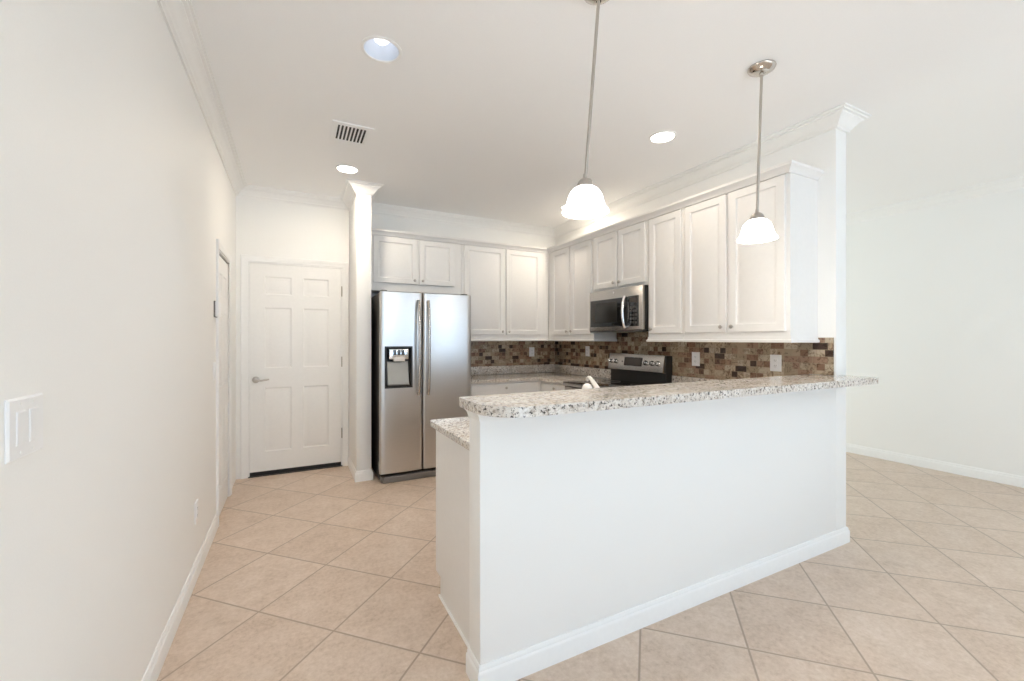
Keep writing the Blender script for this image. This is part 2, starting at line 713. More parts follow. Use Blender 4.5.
# crown moulding round the room
cp = [(0.0, HC - 0.094), (0.010, HC - 0.094), (0.013, HC - 0.086), (0.022, HC - 0.080), (0.024, HC - 0.072), (0.030, HC - 0.066), (0.040, HC - 0.050),
      (0.054, HC - 0.036), (0.066, HC - 0.028), (0.068, HC - 0.021), (0.082, HC - 0.018), (0.085, HC - 0.010), (0.095, HC - 0.008), (0.096, HC - 0.0002), (0, HC - 0.0002)]
cpath = [(LX, RY), (LX, DY), (0.512, DY), (0.512, 4.13), (0.644, 4.13), (0.644, DY), (RX, DY), (RX, PY), (RX2, PY), (RX2, DY), (WX, DY), (WX, RY)]
for k, (f0, f1) in enumerate(((0, 2), (2, 5), (5, 6), (6, 8), (8, 9), (9, 11)), 1):
    struct('trim_%d' % k, sweep(B(), cpath, cp, f0, f1), 'trim')

# baseboards
bp = [(0, 0), (0.014, 0), (0.014, 0.070), (0.012, 0.076), (0.0085, 0.080), (0.0085, 0.088), (0.004, 0.097), (0, 0.098)]
struct('baseboard_left', sweep(B(), [(LX, RY), (LX, SD0 - 0.066)], bp), 'trim')
struct('baseboard_column', sweep(B(), [(0.512, DY - 0.001), (0.512, 4.13), (0.644, 4.13), (0.644, 4.5)], bp), 'trim')
struct('baseboard_bar', sweep(B(), [(0.616, PY + 0.112), (0.616, PY), (RX2, PY), (RX2, DY), (WX, DY), (WX, RY)], bp, 0, 3), 'trim')
struct('baseboard_right', sweep(B(), [(RX2, DY), (WX, DY), (WX, RY)], bp), 'trim')
# small cove under the bar top, round the end and front of the half wall
kp = [(0, 1.006), (0.004, 1.006), (0.006, 1.016), (0.012, 1.030), (0.020, 1.037), (0.022, 1.042), (0, 1.042)]
struct('trim_7', sweep(B(), [(0.616, PY + 0.112), (0.616, PY), (RX2, PY)], kp), 'trim')


# ------------------------------------------------------------------ doors
def panel_slab(bm, fr, u0, u1, v0, v1, cols, rows, t):
    """Slab with recessed and raised panels in the cells of cols x rows (local to the slab)."""
    us = sorted({0.0, u1 - u0, *[q for c_ in cols for q in c_]})
    vs = sorted({0.0, v1 - v0, *[q for c_ in rows for q in c_]})
    for i in range(len(us) - 1):
        for j in range(len(vs) - 1):
            r = (u0 + us[i], u0 + us[i + 1], v0 + vs[j], v0 + vs[j + 1])
            if (us[i], us[i + 1]) in cols and (vs[j], vs[j + 1]) in rows:
                loops(bm, fr, [inset(r, 0, t), inset(r, 0.010, t - 0.008), inset(r, 0.022, t - 0.008), inset(r, 0.045, t - 0.002)], False)
            else:
                bm.faces.new([bm.verts.new(fr(*q, t)) for q in ((r[0], r[2]), (r[1], r[2]), (r[1], r[3]), (r[0], r[3]))])
    loops(bm, fr, [(u0, u1, v0, v1, t), (u0, u1, v0, v1, 0)], False)
    bmesh.ops.remove_doubles(bm, verts=bm.verts, dist=1e-5)


fy = Face('-Y', DY + 0.04)
b = B()
d0, d1 = -0.372, 0.434
panel_slab(b, fy, d0, d1, 0.045, 2.038, [(0.120, 0.352), (0.454, 0.688)], [(0.185, 0.800), (0.988, 1.572), (1.698, 1.872)], 0.038)
door = struct('door_1', b, 'door')
c = fy(-0.322, 0.925, 0.038)
b = lathe(B(), [(0.031, -0.0005), (0.031, 0.004), (0.026, 0.010), (0.012, 0.013), (0.011, 0.042), (0.014, 0.048), (0.010, 0.056), (0, 0.057)], c, 24, axis='-Y')
tube(b, [(c.x, c.y - 0.048, c.z), (c.x + 0.02, c.y - 0.050, c.z - 0.004), (c.x + 0.05, c.y - 0.050, c.z - 0.006), (c.x + 0.09, c.y - 0.048, c.z - 0.001), (c.x + 0.112, c.y - 0.045, c.z + 0.003)],
     [0.011, 0.010, 0.009, 0.008, 0.006], 12)
link('door_handle', b, 'nickel', door)
for z_ in (0.345, 1.08, 1.805):
    b = tube(B(), [(0.4405, DY - 0.006, z_ - 0.052), (0.4405, DY - 0.006, z_ + 0.052)], 0.0062, 10)
    box(b, 0.4365, 0.4445, DY - 0.004, DY + 0.001, z_ - 0.05, z_ + 0.05)
    link('hinge', b, 'nickel', door)
b = box(B(), d0, d1, DY + 0.0, DY + 0.042, 0.008, 0.044)
link('door_sweep', b, 'rubber', door)
b = box(B(), GD0, GD1, DY - 0.012, DY + 0.1, 0.0, 0.008)
struct('trim_8', b, 'black')
b = lathe(B(), [(0.0, 0), (0.004, 0), (0.004, 0.003), (0, 0.003)], (-0.3785, DY - 0.0005, 0.928), 10, axis='-Y')

# casings: a stepped flat profile mitred round each opening
def casing(name, kind, at, u0, u1, v1, wdt=0.062, legs=(True, True), jamb=0.10):
    fr = Face(kind, at)
    pr = [(0.004, 0.0), (0.004, 0.009), (0.010, 0.011), (wdt * 0.6, 0.013), (wdt * 0.68, 0.016), (wdt - 0.004, 0.017), (wdt, 0.013), (wdt, 0)]
    bm = B()
    cor = [(u0, 0.0, -1, 0), (u0, v1, -1, 1), (u1, v1, 1, 1), (u1, 0.0, 1, 0)]
    rings = [[bm.verts.new(fr(cu + su * p, cv + sv * p, w_)) for p, w_ in pr] for cu, cv, su, sv in cor]
    for A, C in zip(rings, rings[1:]):
        for j in range(len(pr)):
            bm.faces.new((A[j], A[(j + 1) % len(pr)], C[(j + 1) % len(pr)], C[j]))
    bm.faces.new(rings[0])
    bm.faces.new(rings[-1])
    # jamb boards lining the opening
    for ua, ub, va, vb in ((u0 - 0.0, u0 + 0.010, 0, v1), (u1 - 0.010, u1, 0, v1), (u0 + 0.010, u1 - 0.010, v1 - 0.009, v1)):
        t = bmesh.new()
        vs = [t.verts.new(fr(a, b_, c_)) for a in (ua, ub) for b_ in (va, vb) for c_ in (-jamb, 0.0035)]
        for q in ((0, 1, 3, 2), (4, 6, 7, 5), (0, 4, 5, 1), (2, 3, 7, 6), (0, 2, 6, 4), (1, 5, 7, 3)):
            t.faces.new([vs[k] for k in q])
        merge(bm, t)
    return struct(name, bm, 'trim')


casing('trim_9', '-Y', DY, GD0, GD1, GDH)


class FaceW(Face):
    """Face of the west wall: out of the wall is +X, u = +Y."""
    def __init__(self, at):
        self.kind, self.at = '+X', at

    def __call__(self, u_, v_, w_):
        return Vector((self.at + w_, u_, v_))


_F = Face
def Face_any(kind, at):
    return FaceW(at) if kind == '+X' else _F(kind, at)


Face = Face_any
casing('trim_10', '+X', LX, SD0, SD1, SDH, 0.056)
fw = FaceW(LX - 0.040)
b = B()
panel_slab(b, fw, SD0 + 0.014, SD1 - 0.036, 0.012, SDH - 0.028, [(0.08, 0.245), (0.31, 0.475)], [(0.185, 0.77), (0.94, 1.50), (1.62, 1.79)], 0.036)
sdoor = struct('door_2', b, 'door')
b = box(B(), LX - T, LX - 0.078, SD0, SD1, 0, SDH)  # black filler standing in for shade in the gap round the side door
box(b, LX - 0.078, LX - 0.010, SD1 - 0.035, SD1 - 0.0105, 0, SDH - 0.0095)
box(b, LX - 0.078, LX - 0.010, SD0 + 0.012, SD1 - 0.0105, SDH - 0.027, SDH - 0.0095)
struct('trim_11', b, 'black')

# ------------------------------------------------------------------ wall plates and small wall things
def screw(bm, fr, u_, v_, w_):
    lathe(bm, [(0.0028, w_ - 0.0002), (0.0028, w_ + 0.0006), (0, w_ + 0.0008)], fr(u_, v_, 0), 10, axis=fr.kind)


def plate(bm, fr, uc, vc, wu, hv, t=0.0055):
    r = (uc - wu / 2, uc + wu / 2, vc - hv / 2, vc + hv / 2)
    loops(bm, fr, [inset(r, 0, 0.0003), inset(r, 0, t - 0.003), inset(r, 0.0035, t), inset(r, 0.006, t)])


def plate_thing(name, label, cat, fr, uc, vc, wu, hv, kind, group=None):
    t = thing(name, label, cat, fr(uc, vc - hv / 2, 0), group)
    b = B()
    plate(b, fr, uc, vc, wu, hv)
    link('cover_plate', b, 'plastic', t)
    if kind == 'outlet':
        for dv in (-0.0195, 0.0195):
            b = B()
            r = (uc - 0.0165, uc + 0.0165, vc + dv - 0.014, vc + dv + 0.014)
            loops(b, fr, [inset(r, 0, 0.0056), inset(r, 0, 0.0072), inset(r, 0.002, 0.0078)])
            s = link('socket', b, 'plastic', t)
            b = B()
            for du in (-0.006, 0.006):
                loops(b, fr, [(uc + du - 0.0011, uc + du + 0.0011, vc + dv - 0.003, vc + dv + 0.006, 0.0076), (uc + du - 0.0011, uc + du + 0.0011, vc + dv - 0.003, vc + dv + 0.006, 0.0081)])
            loops(b, fr, [(uc - 0.002, uc + 0.002, vc + dv - 0.010, vc + dv - 0.0065, 0.0076), (uc - 0.002, uc + 0.002, vc + dv - 0.010, vc + dv - 0.0065, 0.0081)])
            link('slots', b, 'slot', s)
    elif kind == 'rocker':
        n = max(1, round(wu / 0.06))
        for k in range(n):
            cu = uc + (k - (n - 1) / 2) * 0.0465
            b = B()
            r = (cu - 0.0165, cu + 0.0165, vc - 0.0335, vc + 0.0335)
            loops(b, fr, [inset(r, 0, 0.0056), inset(r, 0, 0.0066), inset(r, 0.0012, 0.0066), inset(r, 0.0014, 0.0058), inset(r, 0.0020, 0.0058), inset(r, 0.0022, 0.0072)])
            for q in b.verts:      # the paddle tilts: its top edge stands out
                pass
            link('rocker', b, 'plastic', t)
    for du, dv in (((0, 0),) if kind == 'outlet' else ((-0.023, -0.048), (-0.023, 0.048), (0.023, -0.048), (0.023, 0.048)) if wu > 0.1 else ((0, -0.048), (0, 0.048))):
        b = B()
        screw(b, fr, uc + du, vc + dv, 0.0058)
        link('screw', b, 'trim', t)
    return t


fl = FaceW(LX)
plate_thing('light_switch', 'white double rocker light switch on the plain wall nearest the camera', 'light switch', fl, 1.205, 1.137, 0.128, 0.119, 'rocker')
plate_thing('wall_outlet', 'white outlet low on the long plain wall just above the baseboard', 'outlet', fl, 2.89, 0.357, 0.075, 0.118, 'outlet')
plate_thing('light_switch', 'small white single switch below the thermostat beside the narrow side door', 'light switch', fl, 3.49, 1.095, 0.072, 0.117, 'rocker')
t = thing('thermostat', 'small white thermostat box on the wall beside the side door', 'thermostat', (LX, 3.53, 1.46))
b = box(B(), LX + 0.0003, LX + 0.008, 3.47, 3.59, 1.462, 1.572, 0.002)
link('back_plate', b, 'grille', t)
b = box(B(), LX + 0.0082, LX + 0.028, 3.474, 3.586, 1.466, 1.568, 0.004)
link('housing', b, 'plastic', t)

# ------------------------------------------------------------------ ceiling fixtures
def downlight(label, cx, cy, watts):
    t = thing('recessed_light', label, 'recessed light', (cx, cy, HC - 0.006), 'recessed ceiling lights')
    b = lathe(B(), [(0.079, -0.0002), (0.094, -0.0002), (0.095, -0.003), (0.090, -0.006), (0.082, -0.006), (0.079, -0.003), (0.079, -0.0002)], (cx, cy, HC), 40, cap=False)
    link('trim_ring', b, 'trim', t)
    b = lathe(B(), [(0.0, -0.0002), (0.078, -0.0002), (0.078, -0.003), (0.05, -0.006), (0.0, -0.0068)], (cx, cy, HC), 40, cap=False)
    link('lens', b, 'lens', t)
    disk('downlight_lamp', (cx, cy, HC - 0.010), watts, (1.0, 0.87, 0.71))


downlight('glowing recessed ceiling light beside the top of the square column', 0.400, 3.812, 11.5)
downlight('glowing recessed ceiling light in front of the cabinet run, between the pendants', 2.322, 2.188, 3.8)
downlight('glowing recessed ceiling light mostly hidden behind the shade of the near pendant', 2.650, 3.812, 8.5)
t = thing('recessed_light', 'recessed ceiling light with an open pale blue reflector cone, nearest the camera', 'recessed light', (CANX, CANY, HC - 0.005), 'recessed ceiling lights')
b = lathe(B(), [(0.083, 0.0005), (0.083, -0.003), (0.088, -0.006), (0.098, -0.004), (0.099, -0.0003), (0.083, 0.0005)], (CANX, CANY, HC), 48, cap=False)
link('trim_ring', b, 'trim', t)
b = lathe(B(), [(0.0825, 0.0), (0.078, 0.03), (0.068, 0.07), (0.052, 0.11), (0.047, 0.12), (0.047, 0.124), (0.056, 0.11), (0.072, 0.07), (0.082, 0.03), (0.0832, 0.0)], (CANX, CANY, HC), 48, cap=False)
link('reflector_cone', b, 'can', t)
b = lathe(B(), [(0.0, 0.030), (0.020, 0.034), (0.036, 0.048), (0.041, 0.066), (0.036, 0.086), (0.020, 0.110), (0.016, 0.122), (0.0, 0.124)], (CANX, CANY, HC), 32, cap=False)
link('bulb', b, 'bulb', t)
spot('bulb_lamp', (CANX, CANY, HC - 0.012), 24, (0.9, 0.95, 1.0), 110, 0.06)

# supply air grille
VX0, VX1, VY0, VY1 = 0.226, 0.492, 2.995, 3.300
t = thing('ceiling_vent', 'white ceiling air vent with dark slots near the column', 'vent', ((VX0 + VX1) / 2, (VY0 + VY1) / 2, HC - 0.01))
gx0, gx1, gy0, gy1 = 0.262, 0.452, 3.032, 3.262
b = B()
for q in ((VX0, gx0, VY0, VY1), (gx1, VX1, VY0, VY1), (gx0, gx1, VY0, gy0), (gx0, gx1, gy1, VY1)):
    box(b, *q, HC - 0.008, HC - 0.0003)
link('vent_frame', b, 'ceiling', t)
b = box(B(), gx0, gx1, gy0, gy1, HC - 0.0012, HC - 0.0003)  # black sheet stands in for the shade behind the slats; no duct is cut
link('vent_shade_sheet', b, 'rubber', t)
nsl = 8
for k in range(nsl):
    cx = gx0 + (k + 0.5) * (gx1 - gx0) / nsl + 0.004
    b = B()
    vs = [b.verts.new(p) for p in ((cx - 0.004, gy0, HC - 0.009), (cx - 0.0028, gy0, HC - 0.0095), (cx + 0.0085, gy0, HC - 0.002), (cx + 0.007, gy0, HC - 0.0015))]
    ve = [b.verts.new((p.co.x, gy1, p.co.z)) for p in vs]
    b.faces.new(vs)
    b.faces.new(ve)
    for j in range(4):
        b.faces.new((vs[j], vs[(j + 1) % 4], ve[(j + 1) % 4], ve[j]))
    link('slat', b, 'ceiling', t)


# pendants
def pendant(label, cx, cy, lean):
    t = thing('pendant_lamp', label, 'pendant lamp', (cx, cy, HC), 'pendants over the bar')
    b = lathe(B(), [(0.0, -0.0005), (0.066, -0.0005), (0.067, -0.006), (0.062, -0.014), (0.050, -0.022), (0.040, -0.027), (0.024, -0.031), (0.012, -0.033), (0.011, -0.046), (0.0, -0.046)], (cx, cy, HC), 40, cap=False)
    link('canopy', b, 'polished', t)
    zb = 1.966
    ex, ey = cx + lean[0], cy + lean[1]
    b = tube(B(), [(cx, cy, HC - 0.040), (cx + lean[0] * 0.5, cy + lean[1] * 0.5, (HC - 0.04 + zb) / 2), (ex, ey, zb)], 0.0068, 14)
    link('rod', b, 'nickel', t)
    b = lathe(B(), [(0.0, 0.030), (0.008, 0.030), (0.010, 0.012), (0.020, 0.008), (0.030, -0.004), (0.035, -0.018), (0.036, -0.026), (0.0, -0.026)], (ex, ey, zb), 32, cap=False)
    link('socket_cup', b, 'nickel', t)
    zs = 1.836
    prof = [(0.026, 0.1060), (0.040, 0.1025), (0.053, 0.094), (0.0635, 0.080), (0.0705, 0.063), (0.075, 0.045), (0.080, 0.028), (0.087, 0.015), (0.0945, 0.006), (0.096, 0.002),
            (0.0935, 0.000), (0.085, 0.010), (0.077, 0.026), (0.0715, 0.045), (0.067, 0.062), (0.0600, 0.077), (0.050, 0.090), (0.038, 0.0985), (0.026, 0.1015)]
    b = lathe(B(), prof, (ex, ey, zs), 48, cap=False)
    link('shade', b, 'shade', t)
    b = lathe(B(), [(0.0, 0.025), (0.018, 0.030), (0.028, 0.045), (0.030, 0.060), (0.022, 0.080), (0.014, 0.09), (0.014, 0.0985), (0.0, 0.0985)], (ex, ey, zs), 24, cap=False)
    link('bulb', b, 'bulb', t)
    d = bpy.data.lights.new('pendant_glow', 'POINT')
    d.energy = 5.0
    d.color = (1.0, 0.9, 0.75)
    d.shadow_soft_size = 0.06
    o = bpy.data.objects.new('pendant_glow', d)
    o.location = (ex, ey, zs - 0.01)
    COL.objects.link(o)
    return t


pendant('white glass bell pendant hung on a long rod over the rounded bar end', 1.112, 1.388, (-0.037, 0.040))
pendant('white glass bell pendant hung over the bar in front of the last tall cabinet', 2.192, 1.390, (-0.022, 0.011))

# ------------------------------------------------------------------ wall cabinets
Face = _F
UY, UX = 4.394, 2.754                    # fronts of the cabinet boxes (doors stand 19 mm proud)
ZB, ZT = 1.332, 2.352
fb = _F('-Y', UY)
fs = _F('-X', UX)


def cabinet_box(bm, fr, u0, u1, v0, v1, depth, t=0.018):
    def bx(a0, a1, b0, b1, w0, w1):
        tb = bmesh.new()
        vs = [tb.verts.new(fr(a, b_, c_)) for a in (a0, a1) for b_ in (b0, b1) for c_ in (w0, w1)]
        for q in ((0, 1, 3, 2), (4, 6, 7, 5), (0, 4, 5, 1), (2, 3, 7, 6), (0, 2, 6, 4), (1, 5, 7, 3)):
            tb.faces.new([vs[k] for k in q])
        merge(bm, tb)
    bx(u0, u1, v0, v1, -depth, 0)


def rail_profile(bm, path):
    sweep(bm, path, [(-0.012, 1.290), (0.012, 1.290), (0.015, 1.297), (0.014, 1.306), (0.006, 1.312), (0.004, 1.3319), (-0.012, 1.3319)])


def wall_cabinet(label, fr, u0, u1, v0, v1, depth, doors, rail=None, knobs=(), group='white wall cabinets'):
    t = thing('wall_cabinet', label, 'wall cabinet', fr((u0 + u1) / 2, v0, -depth / 2), group)
    b = B()
    cabinet_box(b, fr, u0 + 0.0006, u1 - 0.0006, v0, v1, depth)
    link('cabinet_body', b, 'cabinet', t)
    for k, (a0, a1, z0, z1, ks) in enumerate(doors):
        b = B()
        cab_door(b, fr, a0, a1, z0, z1)
        d = link('door', b, 'cabinet', t)
        if ks:
            ku = a1 - 0.030 if ks == 'r' else a0 + 0.030
            knob('knob', fr, ku, z0 + 0.038, 0.019, d)
    if rail:
        b = B()
        rail_profile(b, rail)
        link('light_rail', b, 'cabinet', t)
    return t


dep = DY - UY - 0.001
wall_cabinet('short two-door white wall cabinet directly above the refrigerator', fb, 0.648, 1.630, 1.800, ZT, dep,
             [(0.700, 1.142, 1.880, 2.345, 'r'), (1.166, 1.545, 1.880, 2.345, 'l')])
wall_cabinet('tall two-door white wall cabinet beside the refrigerator, left of the corner', fb, 1.632, 2.752, ZB, ZT, dep,
             [(1.660, 2.152, 1.362, 2.345, 'r'), (2.176, 2.640, 1.362, 2.345, 'l')], [(1.634, UY), (UX + 0.002, UY)])
deps = RX - UX - 0.001
# run along the partition (u = -Y)
wall_cabinet('tall narrow two-door white wall cabinet between the corner and the microwave', fs, -4.388, -3.512, ZB, ZT, deps,
             [(-4.292, -3.936, 1.362, 2.345, 'r'), (-3.908, -3.535, 1.362, 2.345, 'l')], [(UX, UY - 0.004), (UX, 3.514), (RX - 0.002, 3.514)])
wall_cabinet('short two-door white wall cabinet above the microwave', fs, -3.510, -2.757, 1.792, ZT, deps,
             [(-3.488, -3.150, 1.815, 2.345, 'r'), (-3.126, -2.782, 1.815, 2.345, 'l')])
wall_cabinet('single-door tall white wall cabinet just past the microwave', fs, -2.755, -2.372, ZB, ZT, deps,
             [(-2.730, -2.393, 1.362, 2.345, 'l')], [(RX - 0.002, 2.753), (UX, 2.753), (UX, 2.373)])
wall_cabinet('tall two-door white wall cabinet at the open end of the run, behind the far pendant', fs, -2.370, -1.563, ZB, ZT, deps,
             [(-2.356, -1.996, 1.362, 2.345, 'r'), (-1.972, -1.588, 1.362, 2.345, 'l')], [(UX, 2.371), (UX, 1.563), (RX - 0.002, 1.563)])
# crown strip along the tops
b = B()
kz = 2.3525
tp = [(-0.012, kz), (0.008, kz), (0.010, kz + 0.008), (0.018, kz + 0.018), (0.030, kz + 0.030), (0.040, kz + 0.036), (0.042, kz + 0.053), (-0.012, kz + 0.053)]
sweep(b, [(0.650, UY - 0.012), (UX - 0.012, UY - 0.012), (UX - 0.012, 1.566), (RX - 0.001, 1.566)], tp)
tag(link('cabinet_crown', b, 'cabinet'), 'white crown strip running along the tops of all the wall cabinets', 'moulding')

# ------------------------------------------------------------------ tiled backsplash and granite
CZ = 0.885                                # worktop height
CT = 0.030
BZ0, BZ1 = 1.043, 1.080                   # bar top
ST = 0.008
TX0, TX1 = RX - ST, RX - 0.0004
b = box(B(), TX0, TX1, 1.615, DY - ST - 0.001, CZ + 0.001, 1.2885)
box(b, TX0, TX1, 1.470, 1.615, BZ1 + 0.001, 1.2885)
box(b, TX0, TX1, 1.470, 1.561, 1.2885, 1.322)
box(b, TX0, TX1, 2.757, 3.510, 1.2885, 1.384)
struct('wall_tile_side', b, 'mosaic_y')
b = box(B(), 1.585, RX - ST - 0.001, DY - ST, DY - 0.0004, CZ + 0.001, 1.2885)
struct('wall_tile_back', b, 'mosaic_x')

BX = 2.435                                # front edge of the worktop along the partition
BYF = 4.075                               # front edge of the worktop along the door wall


def counter(name, label, poly, splash):
    t = thing(name, label, 'countertop', (sum(p[0] for p in poly) / len(poly), sum(p[1] for p in poly) / len(poly), CZ - CT))
    link('slab', prism(B(), rounded(poly), CZ - CT, CZ, 0.005), 'granite', t)
    if splash:
        b = B()
        for q in splash:
            box(b, *q, CZ + 0.0005, CZ + 0.100, 0.002)
        link('splash_strip', b, 'granite', t)
    return t


g = ST + 0.001
counter('corner_countertop', 'speckled granite worktop in the corner between refrigerator and range',
        [(1.590, DY - g, 0), (1.590, BYF, 0.01), (BX, BYF, 0.02), (BX, 3.516, 0), (RX - g, 3.516, 0), (RX - g, DY - g, 0)],
        [(1.592, RX - g - 0.001, DY - g - 0.020, DY - g - 0.0005), (RX - g - 0.020, RX - g - 0.0005, 3.518, DY - g - 0.021)])
counter('peninsula_countertop', 'lower speckled granite worktop behind the bar wall with an exposed corner',
        [(0.636, 1.574, 0), (RX - g, 1.574, 0), (RX - g, 2.752, 0), (BX, 2.752, 0), (BX, 2.195, 0.02), (0.636, 2.195, 0.025)],
        [(RX - g - 0.020, RX - g - 0.0005, 1.620, 2.750)])
b = prism(B(), rounded([(0.585, 1.613, 0.02), (0.585, 1.272, 0.15), (3.165, 1.272, 0.03), (3.165, PY - 0.001, 0), (RX - 0.001 - 0.0095, PY - 0.001, 0), (RX - 0.0105, 1.613, 0)]), BZ0, BZ1, 0.007)
tag(link('bar_countertop', b, 'granite'), 'raised speckled granite bar top with a rounded end on the white half wall', 'countertop')

# ------------------------------------------------------------------ base cabinets
KZ = CZ - CT - 0.001


def base_cabinet(label, fr, u0, u1, depth, doors, drawers, poly=None):
    t = thing('base_cabinet', label, 'base cabinet', fr((u0 + u1) / 2, 0, -depth / 2), 'white base cabinets')
    b = B()
    # section with the toe-kick notch, extruded along the front
    sec = [(-depth, 0.0), (-0.075, 0.0), (-0.075, 0.10), (0.0, 0.10), (0.0, KZ), (-depth, KZ)]
    A = [b.verts.new(fr(u0, v_, w_)) for w_, v_ in sec]
    C = [b.verts.new(fr(u1, v_, w_)) for w_, v_ in sec]
    b.faces.new(A)
    b.faces.new(C)
    for j in range(len(sec)):
        b.faces.new((A[j], A[(j + 1) % len(sec)], C[(j + 1) % len(sec)], C[j]))
    link('cabinet_body', b, 'cabinet', t)
    for a0, a1, ks in doors:
        b = B()
        cab_door(b, fr, a0, a1, 0.125, 0.665)
        d = link('door', b, 'cabinet', t)
        knob('knob', fr, a1 - 0.03 if ks == 'r' else a0 + 0.03, 0.625, 0.019, d)
    for a0, a1 in drawers:
        b = B()
        drawer_front(b, fr, a0, a1, 0.690, 0.832)
        d = link('drawer', b, 'cabinet', t)
        knob('knob', fr, (a0 + a1) / 2, 0.790, 0.019, d)
    return t


ff = _F('-Y', 4.115)
base_cabinet('white base cabinet with a knobbed drawer beside the refrigerator', ff, 1.592, 2.474, DY - 4.115 - 0.002, [(1.625, 2.024, 'r'), (2.036, 2.435, 'l')], [(1.625, 2.435)])
fg = _F('-X', 2.475)
base_cabinet('white base cabinet with a knobbed drawer tucked between the corner and the range', fg, -4.113, -3.518, RX - 2.475 - 0.002, [(-4.035, -3.540, 'r')], [(-4.035, -3.540)])


class FaceN(_F):
    """Faces the kitchen (+Y): u = -X."""
    def __init__(self, at):
        self.kind, self.at = '+Y', at

    def __call__(self, u_, v_, w_):
        return Vector((-u_, self.at + w_, v_))


# peninsula: closed end panel at X = 0.665
t = thing('base_cabinet', 'white peninsula base cabinet whose plain end panel shows beside the half wall', 'base cabinet', (1.55, 1.87, 0), 'white base cabinets')
sec = [(1.5735, 0.0), (2.092, 0.0), (2.092, 0.10), (2.168, 0.10), (2.168, KZ), (1.5735, KZ)]


def yz_prism(bm, sec, x0, x1):
    A = [bm.verts.new((x0, p, q)) for p, q in sec]
    C = [bm.verts.new((x1, p, q)) for p, q in sec]
    bm.faces.new(A)
    bm.faces.new(C)
    for j in range(len(sec)):
        bm.faces.new((A[j], A[(j + 1) % len(sec)], C[(j + 1) % len(sec)], C[j]))
    return bm


link('cabinet_body', yz_prism(B(), sec, 0.672, 2.434), 'cabinet', t)
link('end_panel', yz_prism(B(), sec, 0.664, 0.6718), 'cabinet', t)
sec2 = [(1.5735, 0.0), (2.100, 0.0), (2.100, 0.010), (1.5735, 0.012)]
link('shoe_strip', yz_prism(B(), sec2, 0.656, 0.6638), 'trim', t)
for a0, a1 in ((0.70, 1.10), (1.11, 1.54), (1.55, 1.98), (1.99, 2.40)):
    b = box(B(), a0, a1, 2.1685, 2.187, 0.125, 0.832, 0.003)
    link('door', b, 'cabinet', t)
t = thing('base_cabinet', 'white base cabinet hidden behind the bar next to the range', 'base cabinet', (2.75, 2.2, 0), 'white base cabinets')
b = box(B(), 2.475, RX - 0.002, 1.5735, 2.752, 0.10, KZ)
box(b, 2.55, RX - 0.002, 1.5735, 2.752, 0.0, 0.10)
link('cabinet_body', b, 'cabinet', t)
b = B()
cab_door(b, fg, -2.73, -2.22, 0.125, 0.665)
d = link('door', b, 'cabinet', t)

# ------------------------------------------------------------------ refrigerator
FX0, FX1, FS = 0.694, 1.572, 1.083
FY = 3.945                                # plane of the door faces
t = thing('refrigerator', 'tall stainless steel side-by-side refrigerator with an ice and water dispenser', 'refrigerator', ((FX0 + FX1) / 2, 4.3, 0))
b = box(B(), FX0 + 0.004, FX1 - 0.004, 4.022, 4.69, 0.022, 1.735, 0.004)
link('refrigerator_body', b, 'charcoal', t)


def fridge_door(name, x0, x1, hole=None):
    """Door with a gently bowed front; hole = (x0, x1, z0, z1) of the dispenser opening."""
    z0, z1, yb = 0.085, 1.748, 4.016
    bm = B()
    w_ = x1 - x0

    def yf(x_):
        s = (x_ - x0) / w_ * 2 - 1
        edge = max(0.0, (abs(s) - 0.93) / 0.07)
        return FY + 0.006 * s * s + 0.010 * edge ** 2
    xs_ = [x0 + w_ * q for q in (0, .004, .012, .02, .035, .1, .2, .3, .4, .5, .6, .7, .8, .9, .965, .98, .988, .996, 1)]
    zs_ = [z0, z0 + 0.004, 0.5, z1 - 0.004, z1]
    if hole:
        xs_ = sorted([q for q in xs_ if all(abs(q - h_) > 0.012 for h_ in hole[:2])] + list(hole[:2]))
        zs_ = sorted(zs_ + list(hole[2:]))
    grid = {}
    for i, x_ in enumerate(xs_):
        for j, z_ in enumerate(zs_):
            off_ = 0.004 if j in (0, len(zs_) - 1) else 0.0
            grid[i, j] = bm.verts.new((x_, yf(x_) + off_, z_))
    for i in range(len(xs_) - 1):
        for j in range(len(zs_) - 1):
            if hole and xs_[i] >= hole[0] - 1e-6 and xs_[i + 1] <= hole[1] + 1e-6 and zs_[j] >= hole[2] - 1e-6 and zs_[j + 1] <= hole[3] + 1e-6:
                continue
            bm.faces.new((grid[i, j], grid[i + 1, j], grid[i + 1, j + 1], grid[i, j + 1]))
    nx, nz = len(xs_) - 1, len(zs_) - 1
    rim = [grid[i, 0] for i in range(nx + 1)] + [grid[nx, j] for j in range(1, nz + 1)] + [grid[i, nz] for i in range(nx - 1, -1, -1)] + [grid[0, j] for j in range(nz - 1, 0, -1)]
    back = [bm.verts.new((p.co.x, yb, min(max(p.co.z, z0), z1))) for p in rim]
    for k in range(len(rim)):
        k2 = (k + 1) % len(rim)
        bm.faces.new((rim[k], rim[k2], back[k2], back[k]))
    bm.faces.new(back)
    return link(name, bm, 'steel', t)


DH = (0.735, 0.980, 0.868, 1.243)
fd = fridge_door('freezer_door', FX0, FS - 0.004, DH)
rd = fridge_door('refrigerator_door', FS + 0.004, FX1)


def bar_handle(x_, door_):
    b = B()
    pts = []
    for k in range(15):
        q = k / 14
        pts.append((x_, FY - 0.020 - 0.040 * math.sin(math.pi * q) ** 0.45, 0.79 + 0.885 * q))
    tube(b, pts, 0.0125, 14)
    for z_ in (0.80, 1.665):
        box(b, x_ - 0.010, x_ + 0.010, FY - 0.024, FY + 0.004, z_ - 0.014, z_ + 0.014, 0.003)
    link('handle', b, 'steel_y', door_)


bar_handle(FS - 0.046, fd)
bar_handle(FS + 0.046, rd)
